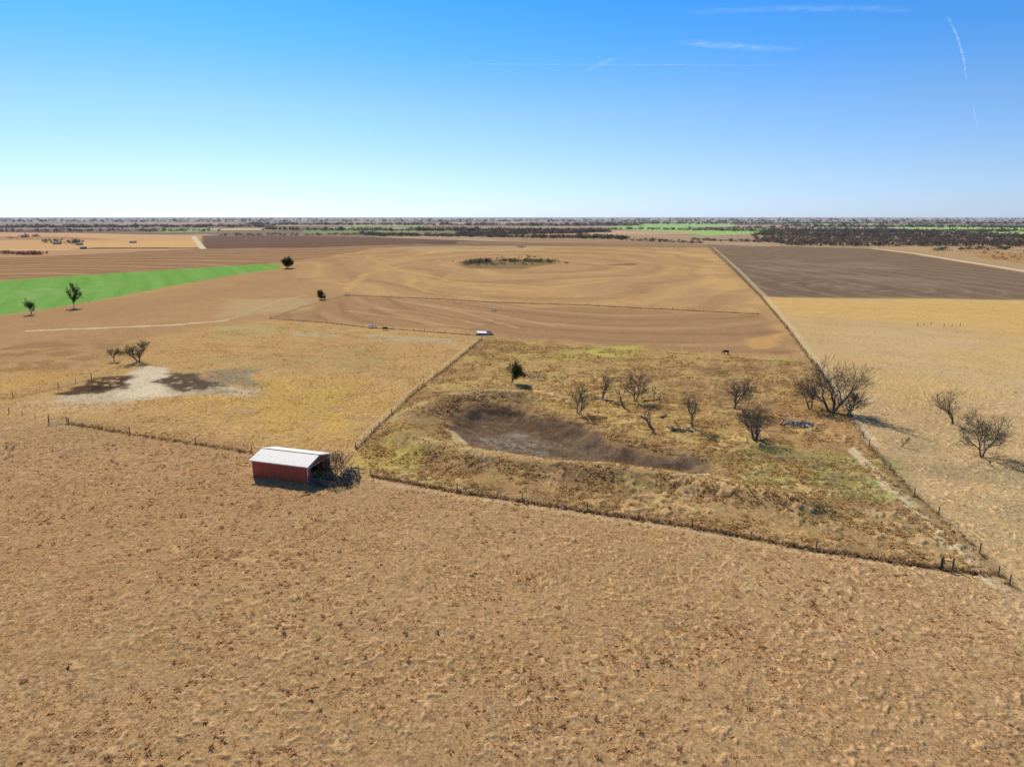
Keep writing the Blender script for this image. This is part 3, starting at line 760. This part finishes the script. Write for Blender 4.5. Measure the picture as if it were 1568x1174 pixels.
# ------------------------------------------------------------------ trough, feeder
def trough(name,u,v,L_,W,h,ang):
    mb=MB(); t=.15
    mb.box((0,0,.1),(L_,W,.2)); mb.box((0,W/2-t/2,.2+h/2),(L_,t,h)); mb.box((0,-W/2+t/2,.2+h/2),(L_,t,h))
    mb.box((L_/2-t/2,0,.2+h/2),(t,W-2*t-.006,h)); mb.box((-L_/2+t/2,0,.2+h/2),(t,W-2*t-.006,h))
    mb.box((0,0,.2+h*.6),(L_-2*t-.01,W-2*t-.01,.02),mi=1)
    mb.box((-L_*.18,0,.2+h+.08),(L_*.6,W+.3,.05),Matrix.Rotation(.05,3,'Y'),2)
    ob=mb.obj(name,[M_conc,M_dark,M_white]); x,y=S(u,v); ob.location=(x,y,hz(x,y)); ob.rotation_euler=(0,0,ang)
trough('water_trough',742,512,6.2,4.6,.55,.12)
def feeder(name,u,v,ang,w=2.6):
    mb=MB()
    for sx in(-1,1):
        for sy in(-1,1): mb.tube([(sx*w/2,sy*.5,0),(sx*w/2,sy*.5,1.0)],[.06,.06],5,1)
    mb.box((0,0,.75),(w+.1,1.2,.06)); mb.box((0,.62,.98),(w+.1,.05,.5)); mb.box((0,-.62,.98),(w+.1,.05,.5))
    mb.box((w/2+.07,0,.98),(.05,1.18,.5)); mb.box((-w/2-.07,0,.98),(.05,1.18,.5))
    ob=mb.obj(name,[M_white,M_wood]); x,y=S(u,v); ob.location=(x,y,hz(x,y)); ob.rotation_euler=(0,0,ang)
feeder('cattle_feeder',570,502,.2,3.0); feeder('cattle_feeder',532,453,.5,2.2); feeder('cattle_feeder',756,476,.1,1.8)

# ------------------------------------------------------------------ cows (skinned)
def cow(u,v,ang,graze=True):
    x,y=S(u,v)
    e=bpy.data.objects.new('black_cow',None); scene.collection.objects.link(e)
    vs=[];rd=[];ed=[]
    def add(p,r,par=None):
        vs.append(p);rd.append(r)
        if par is not None: ed.append((par,len(vs)-1))
        return len(vs)-1
    pel=add((-.75,0,1.12),(.30,.34)); b1=add((-.35,0,1.08),(.34,.40),pel); b2=add((.1,0,1.05),(.35,.42),b1); sh=add((.5,0,1.1),(.30,.38),b2)
    nk=add((.85,0,1.12 if graze else 1.3),(.2,.24),sh); nk2=add((1.08,0,.85 if graze else 1.5),(.14,.18),nk)
    hd=add((1.2,0,.5 if graze else 1.52),(.14,.16),nk2); mz=add((1.32,0,.22 if graze else 1.42),(.08,.09),hd)
    for s in(-1,1): add((1.13,s*.26,.62 if graze else 1.6),(.03,.05),hd)
    rump=add((-.98,0,1.1),(.18,.2),pel); t1=add((-1.1,0,.95),(.04,.04),rump); add((-1.1,0,.45),(.035,.035),t1)
    for s in(-1,1):
        st=.1*s
        a=add((.5+st*.3,s*.2,.78),(.13,.12),sh); b=add((.52+st,s*.2,.42),(.075,.075),a); c=add((.52+st,s*.2,.1),(.055,.055),b); add((.56+st,s*.2,.02),(.065,.06),c)
        a=add((-.72,s*.22,.82),(.18,.14),pel); b=add((-.62-st,s*.21,.6),(.11,.1),a); c=add((-.84-st,s*.21,.4),(.065,.065),b); d=add((-.8-st,s*.21,.1),(.05,.05),c); add((-.76-st,s*.21,.02),(.065,.06),d)
    me=bpy.data.meshes.new('body'); me.from_pydata(vs,ed,[]); me.materials.append(M_black)
    ob=bpy.data.objects.new('body',me); scene.collection.objects.link(ob); ob.parent=e
    sk=ob.modifiers.new('skin','SKIN'); sk.use_smooth_shade=True
    for k,r_ in enumerate(rd): me.skin_vertices[0].data[k].radius=r_
    me.skin_vertices[0].data[0].use_root=True
    ss=ob.modifiers.new('sub','SUBSURF'); ss.levels=1; ss.render_levels=1
    e.location=(x,y,hz(x,y)); e.rotation_euler=(0,0,ang)
cow(590,506,.2); cow(1111,542.5,2.9)

# ------------------------------------------------------------------ distant trees (one mass)
def far_trees(name,zones,seed):
    r_=np.random.default_rng(seed); Vs=[];Cs=[]
    for px,n,hm,cols in zones:
        P=np.array(px,float); got=[]
        if len(px)==2:
            t=r_.uniform(0,1,n); uv=P[0]+(P[1]-P[0])*t[:,None]+np.stack([r_.normal(0,2,n),r_.normal(0,.5,n)],1)
            got=[S(*q) for q in uv if q[1]>336]
        else:
            uv=r_.uniform(P.min(0),P.max(0),(n*3,2)); k=inside(uv[:,0],uv[:,1],[tuple(q) for q in P]); uv=uv[k][:n]
            got=[S(*q) for q in uv]
        for (x,y) in got:
            d=math.hypot(x,y); h=hm*r_.uniform(.45,1.3); w=h*r_.uniform(.6,1.3); m=26
            c=r_.normal(0,1,(m,3)); c/=np.linalg.norm(c,axis=1)[:,None]; c*=r_.uniform(.35,1,(m,1))
            c=c*[w,w,h*.45]+[x,y,h*.5]; s=h*.17
            tri=c[:,None,:]+r_.normal(0,1,(m,3,3))*s
            tri[:,:,2]=np.maximum(tri[:,:,2],.0)
            base=lin(cols[r_.integers(len(cols))])*K
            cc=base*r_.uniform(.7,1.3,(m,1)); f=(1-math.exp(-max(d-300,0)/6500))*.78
            cc=cc+(lin((160,164,172))*K-cc)*f  # distance haze mixed into the tree colours
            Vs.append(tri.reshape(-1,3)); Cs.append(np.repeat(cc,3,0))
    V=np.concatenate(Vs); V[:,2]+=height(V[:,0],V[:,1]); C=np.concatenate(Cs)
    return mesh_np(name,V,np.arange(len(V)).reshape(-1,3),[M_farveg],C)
BR=[(112,94,76),(128,108,86),(100,86,68),(96,92,68)]
GN=[(78,84,56),(92,94,62),(110,94,72)]
far_trees('distant_treeline',[
 ([(1150,366),(1250,360),(1400,362),(1568,368),(1700,372),(1700,379),(1450,378),(1330,378),(1200,376)],1700,5.5,BR),
 ([(1180,353),(1360,352),(1568,361),(1600,366),(1300,364),(1150,362)],1200,7.5,BR+GN),
 ([(1040,351),(1180,347),(1360,348),(1360,353),(1180,356),(1060,354)],400,8,BR),
 ([(1060,368),(1200,372)],90,5,BR),([(950,368),(1080,373)],60,5,BR),
 ([(550,360),(960,366)],560,7,BR+GN),([(640,353),(930,356)],420,11,BR),([(700,360),(900,357)],300,9,BR),
 ([(340,361),(550,360)],80,6,BR),([(1430,384),(1545,382)],45,4.5,BR+GN),([(1440,372),(1700,376)],90,6,BR),
 ([(0,389),(66,390)],60,4,[(112,80,66),(126,92,76)]),([(-200,392),(0,389)],60,4,BR),
 ([(60,372),(130,374)],14,7,GN),([(10,366),(60,362)],14,7,BR),
 ([(0,349),(420,348)],340,13,BR+GN),([(380,344),(980,346)],560,14,BR+GN),([(900,343),(1568,343)],560,14,BR+GN),
 ([(-100,340),(1700,339.5)],700,18,BR),([(-100,337.5),(1700,337)],600,24,BR),([(1200,347),(1700,350)],400,12,BR+GN),([(550,356),(590,362)],30,8,GN),
 ([(0,355),(340,354)],120,9,BR),([(1300,356),(1568,355)],260,9,BR),([(880,361),(935,364)],25,7,GN),([(930,351),(1360,357)],260,8,BR),([(400,352),(660,354)],220,10,BR+GN),
],5)
far_trees('brush_thicket',[([(706,405),(722,398),(762,394),(776,399),(812,391),(832,396),(856,402),(800,407),(730,408)],90,2.6,[(122,104,78),(110,106,68),(134,114,90)]),
 ([(765,400),(850,402)],50,3.0,[(92,104,60),(112,110,68)]),
 ([(706,405),(752,401)],40,4.0,[(138,118,96),(126,106,88)]),([(690,402),(880,404)],24,1.6,[(128,108,80)]),
 ([(795,380),(804,379)],6,3,BR),([(932,404.5),(974,404)],10,1.0,BR)],6)
far_trees('russet_brush',[([(1478,385),(1568,384),(1700,388),(1700,410),(1568,403),(1500,394)],150,2.4,[(160,110,66),(174,120,74),(136,100,70)])],7)

# ------------------------------------------------------------------ distant farmsteads
def house(name,u,v,w,d,h,ang,wall,roof):
    e=bpy.data.objects.new(name,None); scene.collection.objects.link(e); x,y=S(u,v); e.location=(x,y,hz(x,y)); e.rotation_euler=(0,0,ang)
    m=MB(); E=h*.6
    pts=[(-d/2,0),(d/2,0),(d/2,E),(0,h),(-d/2,E)]
    vs=[(-w/2,a,b) for a,b in pts]+[(w/2,a,b) for a,b in pts]
    m.add(vs,[(4,3,2,1,0),(5,6,7,8,9)]+[(k,(k+1)%5,5+(k+1)%5,5+k) for k in(0,1,4)]); m.obj('walls',[wall],e)
    m=MB()
    for s in(-1,1):
        a=[(-w/2-.4,0,h+.05),(w/2+.4,0,h+.05),(w/2+.4,s*(d/2+.5),E-.2),(-w/2-.4,s*(d/2+.5),E-.2)]
        b=[(p_[0],p_[1],p_[2]+.15) for p_ in a]; m.add(a+b,[(0,1,2,3),(7,6,5,4),(0,4,5,1),(1,5,6,2),(2,6,7,3),(3,7,4,0)])
    m.obj('roof',[roof],e)
    m=MB()
    for k in range(-2,3):
        if k: m.box((k*w/6,-d/2-.03,E*.55),(w*.07,.06,E*.4))
    m.box((0,-d/2-.03,E*.38),(w*.08,.06,E*.74)); m.obj('windows_and_door',[M_dark],e)
M_tan=pmat('tan_siding',(.4,.33,.26),(.52,.45,.36),2); M_gr=pmat('grey_shingles',(.2,.19,.18),(.32,.3,.29),2)
house('farmhouse',88,374,11,8,4.5,.1,M_tan,M_gr); house('farmhouse',122,375.5,9,7,4,.3,M_tan,M_gr)
house('metal_barn',204,372,10,7,3.5,-.1,M_tan,M_gr); house('farmhouse',908,363,12,9,4.5,.2,M_tan,M_roof)
house('wooden_shed',128,381,7,5,3,.2,M_wood,M_gr)

# ------------------------------------------------------------------ contrails
def contrail_mat():
    m,nt,N,L=nmat('contrail_vapour'); o=N.new('ShaderNodeOutputMaterial'); t=N.new('ShaderNodeBsdfTranslucent'); t.inputs[0].default_value=(.95,.97,1,1)
    tr=N.new('ShaderNodeBsdfTransparent'); mx=N.new('ShaderNodeMixShader'); a=N.new('ShaderNodeVertexColor'); a.layer_name='Col'
    tc=N.new('ShaderNodeTexCoord'); nz=N.new('ShaderNodeTexNoise'); nz.inputs['Scale'].default_value=.0022; nz.inputs['Detail'].default_value=5
    r_=N.new('ShaderNodeMapRange'); r_.inputs[1].default_value=.35;r_.inputs[2].default_value=.65;r_.inputs[3].default_value=.15;r_.inputs[4].default_value=1
    mu=N.new('ShaderNodeMath'); mu.operation='MULTIPLY'
    L.new(tc.outputs['Object'],nz.inputs['Vector']);L.new(nz.outputs[0],r_.inputs[0]);L.new(r_.outputs[0],mu.inputs[0]);L.new(a.outputs[0],mu.inputs[1])
    L.new(mu.outputs[0],mx.inputs[0]);L.new(tr.outputs[0],mx.inputs[1]);L.new(t.outputs[0],mx.inputs[2]);L.new(mx.outputs[0],o.inputs[0]); return m
M_con=contrail_mat()
def skyp(u,v,alt):
    dx=(u-784)/F; dy=(v-587)/F; f=cp-dy*sp; d=-(sp+dy*cp); s=(alt-H)/d
    return Vector((dx*s,f*s,alt))
def contrail(name,px,w,al,alt=6000):
    pts=[]
    P=[skyp(*q,alt) for q in px]
    for k in range(len(P)-1):
        for t in np.linspace(0,1,14,endpoint=(k==len(P)-2)): pts.append(P[k].lerp(P[k+1],t))
    V=[];C=[];Fq=[];n=len(pts)
    for k,p in enumerate(pts):
        d=(pts[min(k+1,n-1)]-pts[max(k-1,0)]).normalized(); s=Vector((-d.y,d.x,0))
        e=math.sin(math.pi*min(1,max(0,k/(n-1))))**.5
        for q,a in zip((-1,-.5,0,.5,1),(0,.45,1,.45,0)): V.append(p+s*w*q); C.append((al*a*e,)*3)
    for k in range(n-1):
        for q in range(4): Fq.append((k*5+q,k*5+q+1,k*5+q+6,k*5+q+5))
    mesh_np(name,np.array(V),np.array(Fq),[M_con],np.array(C))
contrail('contrail',[(690,98),(860,99),(1030,99.5),(1212,101)],120,.28)
contrail('contrail',[(1040,64),(1090,69),(1150,73),(1226,77)],560,.24)
contrail('contrail',[(895,112),(918,100),(945,88)],300,.17)
contrail('contrail',[(1450,24),(1464,52),(1475,88),(1480,124)],55,.4)
contrail('contrail',[(1489,162),(1493,178),(1497,196)],45,.26)
contrail('contrail',[(1050,19),(1180,14),(1320,13),(1400,16)],420,.15)
contrail('contrail',[(140,142),(166,150)],120,.16)

# ------------------------------------------------------------------ light, sky, camera
SUN_AZ=math.radians(-26); SUN_EL=math.radians(37)
w=bpy.data.worlds.new('World'); scene.world=w; w.use_nodes=True; nt=w.node_tree; nt.nodes.clear(); N=nt.nodes; L=nt.links
o=N.new('ShaderNodeOutputWorld'); bg=N.new('ShaderNodeBackground'); sky=N.new('ShaderNodeTexSky')
sky.sky_type='NISHITA'; sky.sun_disc=False; sky.sun_elevation=SUN_EL; sky.sun_rotation=SUN_AZ
sky.air_density=1.0; sky.dust_density=.2; sky.ozone_density=1.5; sky.altitude=100
# white balance of the sky by elevation (clear winter air: cooler towards the horizon)
tc=N.new('ShaderNodeTexCoord'); sx=N.new('ShaderNodeSeparateXYZ'); cr=N.new('ShaderNodeValToRGB')
L.new(tc.outputs['Generated'],sx.inputs[0]); L.new(sx.outputs['Z'],cr.inputs[0])
el=cr.color_ramp.elements; el[0].position=0; el[0].color=(.33,.46,.86,1); el[1].position=1; el[1].color=(.40,.48,.58,1)
for p_,c_ in ((.06,(.33,.43,.68)),(.14,(.29,.425,.64)),(.21,(.17,.41,.69)),(.28,(.10,.39,.72)),(.45,(.22,.44,.68))):
    q=el.new(p_); q.color=(*c_,1)
mu=N.new('ShaderNodeVectorMath'); mu.operation='MULTIPLY'
L.new(sky.outputs[0],mu.inputs[0]); L.new(cr.outputs[0],mu.inputs[1])
sc=N.new('ShaderNodeVectorMath'); sc.operation='SCALE'; sc.inputs['Scale'].default_value=2.0
L.new(mu.outputs[0],sc.inputs[0]); L.new(sc.outputs[0],bg.inputs[0]); bg.inputs[1].default_value=.1
L.new(bg.outputs[0],o.inputs[0])
sd=bpy.data.lights.new('sun','SUN'); sd.energy=5.0; sd.angle=math.radians(.5); sd.color=(1,.96,.89)
so=bpy.data.objects.new('sun',sd); scene.collection.objects.link(so)
Dv=Vector((math.sin(SUN_AZ)*math.cos(SUN_EL),math.cos(SUN_AZ)*math.cos(SUN_EL),math.sin(SUN_EL)))
so.rotation_euler=Dv.to_track_quat('Z','Y').to_euler()
cam=bpy.data.cameras.new('camera'); cam.lens=24; cam.sensor_width=36; cam.clip_end=150000; cam.clip_start=.5
co=bpy.data.objects.new('camera',cam); scene.collection.objects.link(co); co.location=(0,0,H); co.rotation_euler=(math.pi/2-PITCH,0,0)
scene.camera=co
print('done',time.time()-T0)
